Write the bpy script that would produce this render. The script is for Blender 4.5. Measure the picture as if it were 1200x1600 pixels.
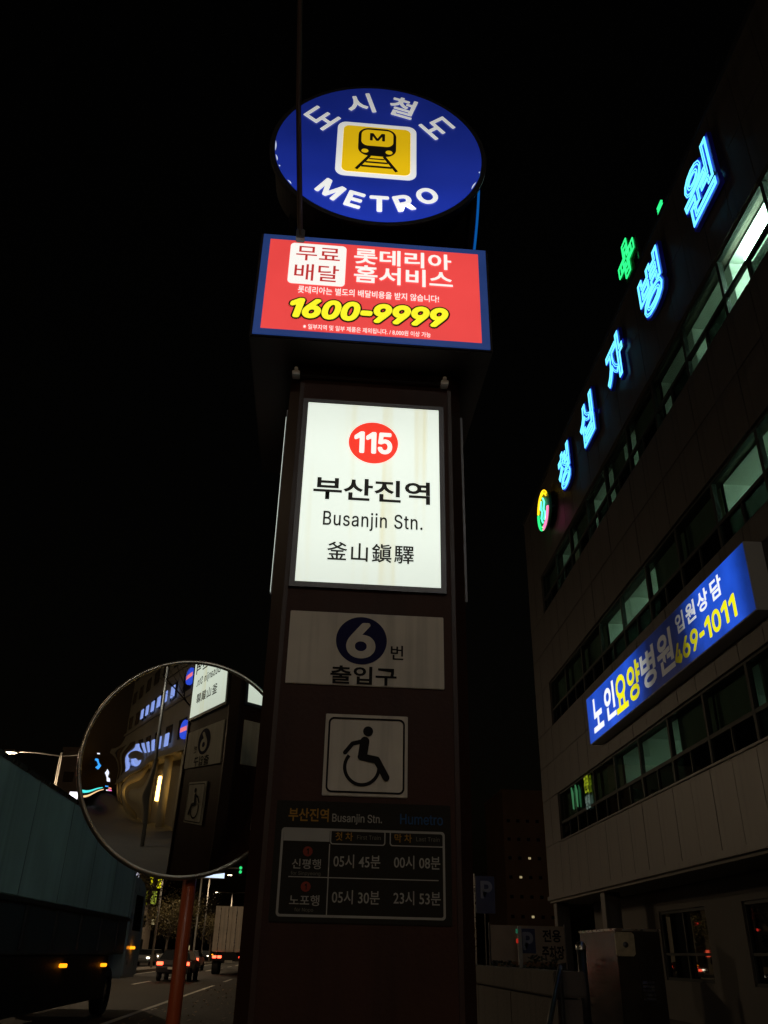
import bpy, bmesh, math, random
from mathutils import Matrix, Vector
random.seed(7)
R = math.radians
for o in list(bpy.data.objects):
    bpy.data.objects.remove(o)
sc = bpy.context.scene
C = sc.collection

# ------------------------------------------------------------------ camera
CAM_H = 1.3
def cam_axes(yaw, pitch, roll):
    y, p, r = R(yaw), R(pitch), R(roll)
    f = Vector((math.sin(y)*math.cos(p), math.cos(y)*math.cos(p), math.sin(p)))
    rt = Vector((math.cos(y), -math.sin(y), 0)); up = rt.cross(f)
    return rt*math.cos(r)+up*math.sin(r), up*math.cos(r)-rt*math.sin(r), f
cd = bpy.data.cameras.new('camera'); cam = bpy.data.objects.new('camera', cd); C.objects.link(cam)
cd.sensor_fit = 'VERTICAL'; cd.sensor_height = 36.0; cd.lens = 1291.06*36/1600
cd.clip_start = 0.05; cd.clip_end = 3000
rt, up, fw = cam_axes(4.108, 28.166, 1.2748)
m3 = Matrix((rt, up, -fw)).transposed()
cam.matrix_world = Matrix.Translation((0, 0, CAM_H)) @ m3.to_4x4()
sc.camera = cam

# ------------------------------------------------------------------ world, moon, exposure
w = bpy.data.worlds.new('World'); sc.world = w; w.use_nodes = True
nt = w.node_tree; nt.nodes.clear()
sky = nt.nodes.new('ShaderNodeTexSky'); sky.sky_type = 'NISHITA'; sky.sun_disc = False
sky.sun_elevation = R(8); sky.sun_rotation = R(200); sky.dust_density = 6.0; sky.air_density = 1.0; sky.ozone_density = 0.3
bg = nt.nodes.new('ShaderNodeBackground'); bg.inputs[1].default_value = 0.0006
ow = nt.nodes.new('ShaderNodeOutputWorld')
tn = nt.nodes.new('ShaderNodeMix'); tn.data_type = 'RGBA'; tn.blend_type = 'MULTIPLY'; tn.inputs[0].default_value = 1; tn.inputs[7].default_value = (1, .72, .5, 1)   # town glow
nt.links.new(sky.outputs[0], tn.inputs[6]); nt.links.new(tn.outputs[2], bg.inputs[0]); nt.links.new(bg.outputs[0], ow.inputs[0])
sl = bpy.data.lights.new('sun', 'SUN'); sl.energy = 0.004; sl.angle = R(0.5); sl.color = (1, .93, .82)
so = bpy.data.objects.new('sun', sl); C.objects.link(so); so.rotation_euler = (R(50), 0, R(-20))
sc.view_settings.view_transform = 'Standard'; sc.view_settings.look = 'None'
sc.view_settings.exposure = 0.0; sc.view_settings.gamma = 1.0; sc.view_settings.use_curve_mapping = False
sc.render.engine = 'CYCLES'
sc.cycles.use_denoising = True; sc.cycles.max_bounces = 8; sc.cycles.transparent_max_bounces = 12
sc.cycles.sample_clamp_indirect = 4.0; sc.cycles.use_light_tree = True

# ------------------------------------------------------------------ materials
MATS = {}
def lin(c):
    return tuple(((v/255)/12.92 if v/255 <= .04045 else ((v/255+.055)/1.055)**2.4) for v in c)
def mat(name, base, rough=.6, metal=0.0, noise=0.0, nscale=4.0, bump=0.0, bscale=40.0, emis=None, es=1.0, streak=0.0, coat=0.0, ramp=None, dirt=None, spec=.5):
    """Principled material. noise: colour variation, streak: vertical runs, emis: own light (backlit sheet),
    ramp=(axis, a, b, va, vb): how strong the tubes behind a backlit sheet are along an object axis."""
    if name in MATS: return MATS[name]
    m = bpy.data.materials.new(name); m.use_nodes = True; MATS[name] = m
    n, L = m.node_tree.nodes, m.node_tree.links
    b = n['Principled BSDF']
    b.inputs['Base Color'].default_value = (*base, 1); b.inputs['Roughness'].default_value = rough
    b.inputs['Metallic'].default_value = metal; b.inputs['Specular IOR Level'].default_value = spec
    if coat: b.inputs['Coat Weight'].default_value = coat
    tc = n.new('ShaderNodeTexCoord')
    fac = None
    if noise or streak or dirt:
        nz = n.new('ShaderNodeTexNoise'); nz.inputs['Scale'].default_value = nscale; nz.inputs['Detail'].default_value = 6
        L.new(tc.outputs['Object'], nz.inputs['Vector'])
        mr = n.new('ShaderNodeMapRange'); mr.inputs[1].default_value = .25; mr.inputs[2].default_value = .75
        mr.inputs[3].default_value = 1-noise; mr.inputs[4].default_value = 1+noise*.6
        L.new(nz.outputs[0], mr.inputs[0]); fac = mr.outputs[0]
        if streak:
            mp = n.new('ShaderNodeMapping'); mp.inputs['Scale'].default_value = (nscale*5, nscale*5, nscale*.22)
            L.new(tc.outputs['Object'], mp.inputs[0])
            n2 = n.new('ShaderNodeTexNoise'); n2.inputs['Scale'].default_value = 1; n2.inputs['Detail'].default_value = 4
            L.new(mp.outputs[0], n2.inputs['Vector'])
            m2 = n.new('ShaderNodeMapRange'); m2.inputs[1].default_value = .5; m2.inputs[2].default_value = .75
            m2.inputs[3].default_value = 1; m2.inputs[4].default_value = 1-streak
            L.new(n2.outputs[0], m2.inputs[0])
            mm = n.new('ShaderNodeMath'); mm.operation = 'MULTIPLY'; L.new(fac, mm.inputs[0]); L.new(m2.outputs[0], mm.inputs[1]); fac = mm.outputs[0]
        vm = n.new('ShaderNodeVectorMath'); vm.operation = 'SCALE'; vm.inputs[0].default_value = base
        L.new(fac, vm.inputs['Scale']); L.new(vm.outputs[0], b.inputs['Base Color'])
        rr = n.new('ShaderNodeMapRange'); rr.inputs[3].default_value = max(.02, rough-.12); rr.inputs[4].default_value = min(1, rough+.12)
        L.new(nz.outputs[0], rr.inputs[0]); L.new(rr.outputs[0], b.inputs['Roughness'])
    if bump:
        nb = n.new('ShaderNodeTexNoise'); nb.inputs['Scale'].default_value = bscale; nb.inputs['Detail'].default_value = 5
        L.new(tc.outputs['Object'], nb.inputs['Vector'])
        bp = n.new('ShaderNodeBump'); bp.inputs['Strength'].default_value = bump; bp.inputs['Distance'].default_value = .02
        L.new(nb.outputs[0], bp.inputs['Height']); L.new(bp.outputs[0], b.inputs['Normal'])
    if emis:
        b.inputs['Emission Color'].default_value = (*emis, 1); b.inputs['Emission Strength'].default_value = es
        if dirt:      # yellow-brown water runs on the sheet itself
            mp = n.new('ShaderNodeMapping'); mp.inputs['Scale'].default_value = (13, 13, .45); mp.inputs['Location'].default_value = (6.4, 0, 0)
            L.new(tc.outputs['Object'], mp.inputs[0])
            n2 = n.new('ShaderNodeTexNoise'); n2.inputs['Scale'].default_value = 1; n2.inputs['Detail'].default_value = 3
            L.new(mp.outputs[0], n2.inputs['Vector'])
            m2 = n.new('ShaderNodeMapRange'); m2.inputs[1].default_value = .54; m2.inputs[2].default_value = .72; m2.inputs[3].default_value = 0; m2.inputs[4].default_value = .85
            L.new(n2.outputs[0], m2.inputs[0])
            mx = n.new('ShaderNodeMix'); mx.data_type = 'RGBA'; mx.inputs[6].default_value = (*emis, 1); mx.inputs[7].default_value = (*dirt, 1)
            L.new(m2.outputs[0], mx.inputs[0]); L.new(mx.outputs[2], b.inputs['Emission Color'])
        st = None
        if fac is not None:
            ms = n.new('ShaderNodeMath'); ms.operation = 'MULTIPLY'; ms.inputs[1].default_value = es; L.new(fac, ms.inputs[0]); st = ms.outputs[0]
        if ramp:
            sp = n.new('ShaderNodeSeparateXYZ'); L.new(tc.outputs['Object'], sp.inputs[0])
            cr = n.new('ShaderNodeValToRGB'); cr.color_ramp.interpolation = 'EASE'
            ax, a, bb, pts = ramp
            mr3 = n.new('ShaderNodeMapRange'); mr3.inputs[1].default_value = a; mr3.inputs[2].default_value = bb
            L.new(sp.outputs[ax], mr3.inputs[0]); L.new(mr3.outputs[0], cr.inputs[0])
            els = cr.color_ramp.elements
            els[0].position = pts[0][0]; els[1].position = pts[-1][0]
            for q in pts[1:-1]: els.new(q[0])
            for e_, q in zip(els, pts): e_.position = q[0]; e_.color = (q[1], q[1], q[1], 1)
            ms = n.new('ShaderNodeMath'); ms.operation = 'MULTIPLY'; L.new(cr.outputs[0], ms.inputs[0])
            if st is not None: L.new(st, ms.inputs[1])
            else: ms.inputs[1].default_value = es
            st = ms.outputs[0]
        if st is not None: L.new(st, b.inputs['Emission Strength'])
    return m
def glow(name, rgb, s=1.0, **k):       # backlit print / lamp, colour as it shows when lit
    c = lin(rgb); return mat(name, tuple(min(.8, v*.8+.01) for v in c), k.pop('rough', .35), emis=c, es=s, **k)
def glass(name, tint=(.55, .7, .62), rough=.02, ior=1.5):
    if name in MATS: return MATS[name]
    m = bpy.data.materials.new(name); m.use_nodes = True; MATS[name] = m
    n, L = m.node_tree.nodes, m.node_tree.links; n.clear()
    o = n.new('ShaderNodeOutputMaterial'); t = n.new('ShaderNodeBsdfTransparent'); t.inputs[0].default_value = (*tint, 1)
    g = n.new('ShaderNodeBsdfGlossy'); g.inputs['Roughness'].default_value = rough; g.inputs['Color'].default_value = (.9, .95, .92, 1)
    lw = n.new('ShaderNodeLayerWeight'); lw.inputs[0].default_value = .5
    pw = n.new('ShaderNodeMath'); pw.operation = 'POWER'; pw.inputs[1].default_value = 4.0; L.new(lw.outputs['Facing'], pw.inputs[0])
    fr = n.new('ShaderNodeMath'); fr.operation = 'MULTIPLY_ADD'; fr.inputs[1].default_value = .85; fr.inputs[2].default_value = .06; L.new(pw.outputs[0], fr.inputs[0])
    mx = n.new('ShaderNodeMixShader'); L.new(fr.outputs[0], mx.inputs[0]); L.new(t.outputs[0], mx.inputs[1]); L.new(g.outputs[0], mx.inputs[2]); L.new(mx.outputs[0], o.inputs[0])
    return m

# ------------------------------------------------------------------ mesh helpers
class MB:
    def __init__(s): s.v = []; s.f = []
    def quad(s, *p):
        i = len(s.v); s.v += [tuple(q) for q in p]; s.f.append(tuple(range(i, i+len(p)))); return s
    def box(s, x0, x1, y0, y1, z0, z1):
        i = len(s.v)
        s.v += [(x0,y0,z0),(x1,y0,z0),(x1,y1,z0),(x0,y1,z0),(x0,y0,z1),(x1,y0,z1),(x1,y1,z1),(x0,y1,z1)]
        s.f += [tuple(i+k for k in q) for q in ((0,3,2,1),(4,5,6,7),(0,1,5,4),(1,2,6,5),(2,3,7,6),(3,0,4,7))]; return s
    def prism(s, pts, a, b, axis='z'):       # polygon (2D ccw) extruded from a to b along an axis
        n = len(pts); i = len(s.v)
        def P(u, v, t): return {'z': (u, v, t), 'y': (u, t, v), 'x': (t, u, v)}[axis]
        s.v += [P(u, v, a) for u, v in pts] + [P(u, v, b) for u, v in pts]
        s.f += [tuple(range(i+n-1, i-1, -1)), tuple(range(i+n, i+2*n))]
        s.f += [(i+k, i+(k+1) % n, i+n+(k+1) % n, i+n+k) for k in range(n)]; return s
    def tube(s, pts, r, seg=10, cap=True, r1=None):
        pts = [Vector(p) for p in pts]; i0 = len(s.v); n = len(pts)
        ref = None
        for k, p in enumerate(pts):
            d = (pts[min(k+1, n-1)]-pts[max(k-1, 0)]).normalized()
            if ref is None: ref = d.orthogonal().normalized()
            ref = (ref-d*ref.dot(d)).normalized(); q = d.cross(ref)
            rr = r if r1 is None else r+(r1-r)*k/(n-1)
            if isinstance(r, (list, tuple)): rr = r[k]
            s.v += [tuple(p+(ref*math.cos(a)+q*math.sin(a))*rr) for a in (2*math.pi*j/seg for j in range(seg))]
        for k in range(n-1):
            for j in range(seg):
                a = i0+k*seg+j; b = i0+k*seg+(j+1) % seg; s.f.append((a, b, b+seg, a+seg))
        if cap: s.f.append(tuple(range(i0+seg-1, i0-1, -1))); s.f.append(tuple(range(i0+(n-1)*seg, i0+n*seg)))
        return s
    def lathe(s, prof, seg=48, M=None, close=False):      # profile (r, h) about local z, M places it
        i0 = len(s.v); n = len(prof)
        for j in range(seg):
            a = 2*math.pi*j/seg
            for r, h in prof:
                p = Vector((r*math.cos(a), r*math.sin(a), h)); s.v.append(tuple(M @ p) if M else tuple(p))
        for j in range(seg):
            for k in range(n if close else n-1):
                a = i0+j*n+k; b = i0+((j+1) % seg)*n+k; k2 = (k+1) % n
                s.f.append((a, b, i0+((j+1) % seg)*n+k2, i0+j*n+k2))
        return s
    def mesh(s, name='mesh', smooth=False, bevel=0.0):
        m = bpy.data.meshes.new(name); m.from_pydata(s.v, [], s.f); m.update()
        bm = bmesh.new(); bm.from_mesh(m)
        if bevel: bmesh.ops.bevel(bm, geom=bm.edges[:], offset=bevel, segments=2, affect='EDGES', clamp_overlap=True)
        bmesh.ops.recalc_face_normals(bm, faces=bm.faces[:])
        bm.to_mesh(m); bm.free()
        if smooth:
            for p in m.polygons: p.use_smooth = True
        return m
def place(name, me, material, parent=None, loc=None, rot=None):
    if isinstance(me, MB): me = me.mesh(name)
    if material is not None and not me.materials: me.materials.append(material)
    o = bpy.data.objects.new(name, me); C.objects.link(o); o.parent = parent
    if loc: o.location = loc
    if rot: o.rotation_euler = rot
    return o
def thing(name, label, cat, loc=(0,0,0), rotz=0, group=None):
    o = bpy.data.objects.new(name, None); C.objects.link(o); o.location = loc; o.rotation_euler = (0, 0, rotz); o.empty_display_size = .2
    return tag(o, label, cat, group)
def tag(o, label, cat, group=None):
    o['label'] = label; o['category'] = cat
    if group: o['group'] = group
    return o
def struct(o): o['kind'] = 'structure'; return o
def copy_tree(o, parent=None):
    c = o.copy(); C.objects.link(c); c.parent = parent
    for ch in list(o.children): copy_tree(ch, c)
    return c
def rrect(cx, cy, w, h, r, n=6):
    p = []
    for sx, sy, a0 in ((1,1,0),(-1,1,90),(-1,-1,180),(1,-1,270)):
        for k in range(n+1):
            a = R(a0+90*k/n); p.append((cx+sx*(w/2-r)+r*math.cos(a), cy+sy*(h/2-r)+r*math.sin(a)))
    return p
def ell(cx, cy, rx, ry, n=64): return [(cx+rx*math.cos(2*math.pi*k/n), cy+ry*math.sin(2*math.pi*k/n)) for k in range(n)]
def sheet(pts, y, t=.002):          # a flat print of polygon outline (x,z), front towards -y
    return MB().prism(pts, y-t, y, 'y')
def ring(outer, inner, y, t=.002):  # flat ring between two outlines of equal count
    b = MB(); n = len(outer)
    b.v = [(x, y-t, z) for x, z in outer]+[(x, y-t, z) for x, z in inner]
    b.f = [(k, (k+1) % n, n+(k+1) % n, n+k) for k in range(n)]
    return b
try:    # the Latin face that ships with Blender; Hangul and Hanja come from its own fallback
    INTER = bpy.data.fonts.load(bpy.utils.system_resource('DATAFILES', path='fonts')+'/Inter.woff2')
except Exception:
    INTER = None
def text(s, w, h, x=0, z=0, y=0, bold=0.0, shear=0.0, rot=0.0, tube=0.0, extrude=0.0, space=1.0, strike=0.0):
    """Outline lettering as a mesh in the x-z plane at depth y, fitted to w x h and centred on (x, z)."""
    cu = bpy.data.curves.new('lettering', 'FONT'); cu.body = s; cu.size = 1; cu.offset = bold; cu.shear = shear; cu.space_character = space
    cu.resolution_u = 3
    if INTER and s.isascii(): cu.font = INTER
    if tube: cu.fill_mode = 'NONE'; cu.bevel_depth = tube; cu.bevel_resolution = 1
    if extrude: cu.extrude = extrude
    o = bpy.data.objects.new('lettering', cu); me = bpy.data.meshes.new_from_object(o)
    bpy.data.objects.remove(o); bpy.data.curves.remove(cu)
    xs = [v.co.x for v in me.vertices]; ys = [v.co.y for v in me.vertices]
    cx, cy = (min(xs)+max(xs))/2, (min(ys)+max(ys))/2
    kx = w/(max(xs)-min(xs)); kz = h/(max(ys)-min(ys)) if h else kx
    ca, sa = math.cos(rot), math.sin(rot)
    for v in me.vertices:
        a, b = (v.co.x-cx)*kx, (v.co.y-cy)*kz; d = v.co.z*(kx+kz)/2
        v.co = (x+a*ca-b*sa, y-d, z+a*sa+b*ca)
    me.materials.clear(); me.update()
    if strike:      # heavier weight: the same print struck round a small circle
        vs = [tuple(v.co) for v in me.vertices]; fs = [tuple(p.vertices) for p in me.polygons]; b_ = MB(); r = strike*h
        for k in range(13):
            a = 2*math.pi*k/12; r_ = r if k < 12 else 0; i = len(b_.v)
            b_.v += [(p[0]+r_*math.cos(a), p[1]-k*.00006, p[2]+r_*math.sin(a)) for p in vs]; b_.f += [tuple(i+q for q in f) for f in fs]
        bpy.data.meshes.remove(me); me = bpy.data.meshes.new('lettering'); me.from_pydata(b_.v, [], b_.f); me.update()
    return me

ONE = [(.42, 0), (.42, 1), (.29, 1), (.0, .80), (.0, .67), (.28, .80), (.28, 0)]
def digits(s, w, h, x=0, z=0, y=0, strike=0.0, shear=0.0):
    """A number in plain grotesque figures: a one without a foot, the others from the Latin face."""
    adv = {'1': .62, '-': .55}; tot = sum(adv.get(c, .82) for c in s)-.16; k = w/tot; b_ = MB(); px = 0
    for c in s:
        a = adv.get(c, .82)
        if c == '1':
            i = len(b_.v); b_.v += [(x-w/2+(px+u)*k, y, z+(v-.5)*h) for u, v in ONE]; b_.f.append(tuple(range(i, i+len(ONE))))
        elif c == '-':
            i = len(b_.v); b_.v += [(x-w/2+(px+u)*k, y, z+(v-.5)*h) for u, v in ((.02, .38), (.38, .38), (.38, .52), (.02, .52))]; b_.f.append((i, i+1, i+2, i+3))
        else:
            m = text(c, (a-.18)*k, h, x-w/2+(px+(a-.18)/2)*k, z, y); i = len(b_.v)
            b_.v += [tuple(v.co) for v in m.vertices]; b_.f += [tuple(i+q for q in p.vertices) for p in m.polygons]; bpy.data.meshes.remove(m)
        px += a
    b_.v = [(p[0]+shear*(p[2]-z), p[1], p[2]) for p in b_.v]
    vs, fs = b_.v, b_.f; o_ = MB(); r = strike*h
    for q in range(13):
        a = 2*math.pi*q/12; r_ = r if q < 12 else 0; i = len(o_.v)
        o_.v += [(p[0]+r_*math.cos(a), p[1]-q*.00006, p[2]+r_*math.sin(a)) for p in vs]; o_.f += [tuple(i+t for t in f) for f in fs]
    me = bpy.data.meshes.new('lettering'); me.from_pydata(o_.v, [], o_.f); me.update()
    return me

# ------------------------------------------------------------------ shared materials
M_brown   = mat('brown painted steel', (.042, .016, .010), .5, .0, .25, 3, .08, 60, streak=.25, spec=.15)
M_trim    = mat('dark brown trim', (.03, .013, .009), .4, 0, .2, 6, spec=.3)
M_black   = mat('black enamel', (.01, .009, .009), .55, 0, .2, 5, spec=.2)
M_steel   = mat('brushed steel', (.45, .44, .42), .28, 1.0, .15, 8, .05, 90)
M_darkst  = mat('dark steel', (.08, .08, .085), .4, .7, .2, 6)
M_white   = mat('aged white enamel', (.62, .6, .53), .5, 0, .12, 5, streak=.18)
M_print   = mat('black print', (.012, .011, .012), .7, spec=.1)
M_navyp   = mat('navy print', (.012, .012, .06), .7, spec=.1)
M_concr   = mat('weathered concrete', (.105, .088, .072), .85, 0, .3, 1.2, .35, 25, streak=.3)
M_granite = mat('grey granite cladding', (.062, .055, .05), .5, 0, .4, 1.3, .08, 120, streak=.45)
M_asphalt = mat('asphalt', (.022, .019, .015), .8, 0, .45, .35, .5, 60, spec=.2)
M_pave    = mat('grey paving', (.11, .1, .085), .8, 0, .25, .8, .2, 50)
M_ground  = mat('dark ground', (.06, .055, .05), .9, 0, .3, .3)
M_frame   = mat('dark window frame', (.018, .022, .02), .6, 0, spec=.2)
M_glass   = glass('window glass', (.8, .9, .85))
M_glassd  = glass('dark window glass', (.16, .19, .17))
M_road_w  = mat('worn white road paint', (.55, .53, .47), .75, 0, .3, 3, .1)
M_rubber  = mat('tyre rubber', (.015, .015, .016), .8)
M_leaf    = mat('leaves', (.075, .06, .022), .6, 0, .4, 3)
M_bark    = mat('bark', (.06, .045, .035), .9, 0, .3, 8, .4, 30)
M_blind   = mat('closed blind', (.12, .15, .12), .8, 0, .2, 1.5, streak=.2)

# ================================================================== SETTING
g = struct(place('ground', MB().box(-700, 700, -400, 1200, -.6, -.2), M_ground))
road = struct(place('road', MB().box(-25.5, -1.4, -150, 420, -.19, -.15), M_asphalt))
struct(place('pavement', MB().box(-1.25, 60, -150, 60, -.19, 0), M_pave))
struct(place('kerb', MB().box(-1.4, -1.252, -150, 300, -.19, .01).mesh(bevel=.01), M_concr))
struct(place('far_pavement', MB().box(-60, -25.5, -150, 420, -.19, 0), M_pave))
med = struct(place('median_strip', MB().box(-13.3, -11.5, -150, 420, -.189, .02).mesh(bevel=.02), M_concr))
dash = MB().box(-.075, .075, 0, 5, 0, .004).mesh('lane_marking'); dash.materials.append(M_road_w)
for x, y0 in ((-4.3, 1), (-8.0, 5.5)):
    for k in range(13):
        place('lane_marking', dash, None, road, (x, y0+8+k*10.5, -.1495))
line = MB().box(-.07, .07, 0, 150, 0, .004).mesh('edge_line')
place('edge_line', line, M_road_w, road, (-11.15, 0, -.1495))
place('edge_line', line, None, road, (-13.65, 0, -.1495))
place('edge_line', MB().box(-.07, .07, 0, 23, 0, .004), M_road_w, road, (-4.3, 20.5, -.1455))

b = MB()
for k in range(170):
    x, y, a, s = random.uniform(-4.1, -1.45), random.uniform(19, 48), random.uniform(0, 6.28), random.uniform(.03, .07)
    c, d = math.cos(a)*s, math.sin(a)*s; t = random.uniform(.01, .05)
    b.quad((x-c, y-d, -.146), (x+d*.6, y-c*.6, -.146+t*.4), (x+c, y+d, -.146+t), (x-d*.6, y+c*.6, -.146+t*.5))
o = place('fallen_leaves', b, mat('dry leaf', (.3, .2, .09), .5, 0, .4, 4)); o['kind'] = 'stuff'
tag(o, 'dry leaves scattered on the dark kerb lane', 'leaves')

# ================================================================== STATION PYLON
pyl = thing('station_pylon', 'tall brown metro station pylon with lit white name panel and round blue sign', 'station sign', (.17, 3.38, 0))
octo = [(-.33,-.38),(.33,-.38),(.375,-.335),(.375,.335),(.33,.38),(-.33,.38),(-.375,.335),(-.375,-.335)]
place('column', MB().prism(octo, 0, 5.1), M_brown, pyl)
place('plinth', MB().box(-.5, .5, -.5, .5, 0, .12).mesh(bevel=.015), M_concr, pyl)
place('roof_cap', MB().box(-.4, .4, -.4, .4, 5.1, 5.16).mesh(bevel=.01), M_black, pyl)
for k in range(4):
    tr = MB().prism([(.318,-.3865),(.3345,-.3865),(.3815,-.3395),(.3815,-.323),(.376,-.323),(.376,-.3345),(.331,-.381),(.318,-.381)], .12, 5.08)
    place('corner_trim', tr, M_trim, pyl, rot=(0, 0, k*math.pi/2))
W_PANEL = glow('white backlit acrylic', (240, 251, 238), .98, noise=.05, nscale=2, dirt=lin((226, 216, 160)), ramp=(2, 2.55, 3.45, [(0, .8), (.3, .93), (.7, .97), (1, .82)]))
RED = glow('red backlit film', (240, 45, 25), 1.0); BLK = mat('black opaque film', (.01, .01, .01), .45)
WLT = glow('white backlit print', (250, 245, 238), 1.0)
M_plate = mat('old white plate', (.55, .52, .45), .55, 0, .2, 4, streak=.3)
M_plateb = mat('dark timetable plate', (.02, .018, .014), .7, 0, .15, 5, spec=.1)
M_dimw = mat('off white print', (.3, .3, .28), .6, 0, .15, 9)
def strokes(parts, y):      # pictogram of the wheelchair user, unit plate -1..1
    bb = MB()
    for pts, r in parts:
        for (x0, z0), (x1, z1) in zip(pts[:-1], pts[1:]):
            d = Vector((x1-x0, z1-z0)); n = Vector((-d.y, d.x)).normalized()*r
            bb.v += [(x0+n.x, y, z0+n.y), (x0-n.x, y, z0-n.y), (x1-n.x, y, z1-n.y), (x1+n.x, y, z1+n.y)]
            i = len(bb.v)-4; bb.f.append((i, i+1, i+2, i+3)); 
        y -= .00015
        for (x, z) in pts:
            i = len(bb.v); bb.v += [(x+r*math.cos(a*math.pi/8), y, z+r*math.sin(a*math.pi/8)) for a in range(16)]; bb.f.append(tuple(range(i, i+16)))
            y -= .00015
    return bb
shared = {}
def sh(key, fn):
    if key not in shared: shared[key] = fn()
    return shared[key]
def add(name, key, fn, material, parent, rot=None):
    me = sh(key, fn)
    if isinstance(me, MB): me = shared[key] = me.mesh(name)
    return place(name, me, material, parent, rot=rot)
wx0, wx1, wz0, wz1 = -.2985, .2765, 2.577, 3.425
for k in range(4):
    rz = (0, 0, k*math.pi/2)
    # lit name panel
    fr = add('station_name_panel', 'wf', lambda: MB().box(wx0-.022, wx1+.022, -.395, -.38, wz0-.022, wz0).box(wx0-.022, wx1+.022, -.395, -.38, wz1, wz1+.022).box(wx0-.022, wx0, -.395, -.38, wz0, wz1).box(wx1, wx1+.022, -.395, -.38, wz0, wz1), M_darkst, pyl, rz)
    add('face', 'wp', lambda: MB().box(wx0+.001, wx1-.001, -.3985, -.381, wz0+.001, wz1-.001), W_PANEL, fr)
    add('number_disc', 'wd', lambda: sheet(ell(-.008, 3.233, .106, .1035), -.3995), RED, fr)
    add('lettering', '115', lambda: digits('115', .155, .1, -.008, 3.231, -.4030, strike=.048), WLT, fr)
    add('lettering', 'bsj', lambda: text('부산진역', .485, .107, -.008, 2.997, -.4020, bold=.022), BLK, fr)
    add('lettering', 'eng', lambda: text('Busanjin Stn.', .404, .082, -.0, 2.849, -.4020, strike=.012, space=1.08), BLK, fr)
    add('lettering', 'han', lambda: text('釜山鎭驛', .345, .08, -.006, 2.711, -.4020, strike=.014, space=1.15), BLK, fr)
    # exit number plate
    ex = add('exit_number_plate', 'ep', lambda: MB().box(-.305, .285, -.388, -.379, 2.173, 2.457).mesh(bevel=.002), M_plate, pyl, rz)
    add('number_disc', 'ed', lambda: sheet(ell(-.030, 2.348, .0965, .0935), -.3885), M_navyp, ex)
    add('lettering', 'e6', lambda: text('6', .096, .126, -.032, 2.347, -.3920, strike=.06), M_plate, ex)
    add('lettering', 'eb', lambda: text('번', .048, .056, .106, 2.306, -.3900, bold=.012), M_print, ex)
    add('lettering', 'ec', lambda: text('출입구', .247, .07, -.018, 2.212, -.3900, bold=.022), M_print, ex)
    # wheelchair plate
    ac = add('accessibility_plate', 'ap', lambda: MB().box(-.149, .149, -.388, -.379, 1.782, 2.066).mesh(bevel=.002), M_plate, pyl, rz)
    add('border_line', 'ab', lambda: ring(rrect(0, 1.923, .276, .262, .02), rrect(0, 1.923, .263, .249, .015), -.3885), M_print, ac)
    def wheelchair():
        T = lambda cx, cy: ((cx-552)*.000795, 1.920-(cy-745)*.00078)
        bb = strokes([([T(558,634), T(558.5,634)], .018), ([T(458,733), T(490,692), T(545,677)], .0075), ([T(545,680), T(537,740)], .0165), ([T(530,750), T(600,762), T(643,838)], .0125)], -.3908)
        n = 40; i = len(bb.v); cx, cz = T(535, 795)
        for q in range(n+1):
            a = R(140+q/n*228)
            for rr in (.0665, .0545): bb.v.append((cx+rr*math.cos(a), -.3906, cz+rr*math.sin(a)))
        for q in range(n): bb.f.append((i+2*q, i+2*q+1, i+2*q+3, i+2*q+2))
        return bb
    add('pictogram', 'aw', wheelchair, M_print, ac)
    # round metro sign
    cx, cz, rx, rz_ = -.035, 4.82, .517, .487
    def drum():
        n = 72; bb = MB(); prof = [(1.0, -.38), (1.0, -.56), (1.045, -.575), (1.045, -.602), (1.0, -.604), (1.0, -.588)]
        for q in range(n):
            a = 2*math.pi*q/n
            for s_, y in prof: bb.v.append((cx+rx*s_*math.cos(a), y, cz+rz_*s_*math.sin(a)))
        m_ = len(prof)
        for q in range(n):
            for j in range(m_-1):
                a = q*m_+j; c = ((q+1) % n)*m_+j; bb.f.append((a, a+1, c+1, c))
        return bb.mesh(smooth=False)
    rs = add('round_metro_sign', 'rd', drum, M_black, pyl, rz)
    if k in (1, 3): rs.location = ((-.14 if k == 1 else .14), 0, 0)      # the side discs sit closer to the column
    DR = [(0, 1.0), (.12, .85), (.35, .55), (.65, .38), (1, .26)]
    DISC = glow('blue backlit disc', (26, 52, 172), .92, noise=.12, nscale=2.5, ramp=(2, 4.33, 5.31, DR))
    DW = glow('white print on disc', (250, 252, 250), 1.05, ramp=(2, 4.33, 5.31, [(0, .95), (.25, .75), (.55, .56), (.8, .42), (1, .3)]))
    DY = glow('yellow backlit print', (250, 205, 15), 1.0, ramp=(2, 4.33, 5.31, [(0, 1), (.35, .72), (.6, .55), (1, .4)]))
    UN = mat('unlit blue acrylic', (.01, .02, .12), .3)
    lit = k != 3
    if k == 1:
        place('lit_edge', MB().tube([(cx+rx*1.03*math.cos(2*math.pi*q/72), -.612, cz+rz_*1.03*math.sin(2*math.pi*q/72)) for q in range(73)], .006, 6, cap=False), glow('blue lit edge', (8, 95, 180), .7), rs)
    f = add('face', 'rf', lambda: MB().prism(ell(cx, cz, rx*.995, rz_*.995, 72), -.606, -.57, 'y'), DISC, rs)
    if not lit:
        f.material_slots[0].link = 'OBJECT'; f.material_slots[0].material = UN
    if k in (1, 3): continue
    add('symbol_border', 'rb', lambda: sheet(rrect(-.048, 4.823, .398, .392, .045), -.6065), DW, rs)
    add('symbol_field', 'ry', lambda: sheet(rrect(-.048, 4.823, .338, .335, .03), -.609), DY, rs)
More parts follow.
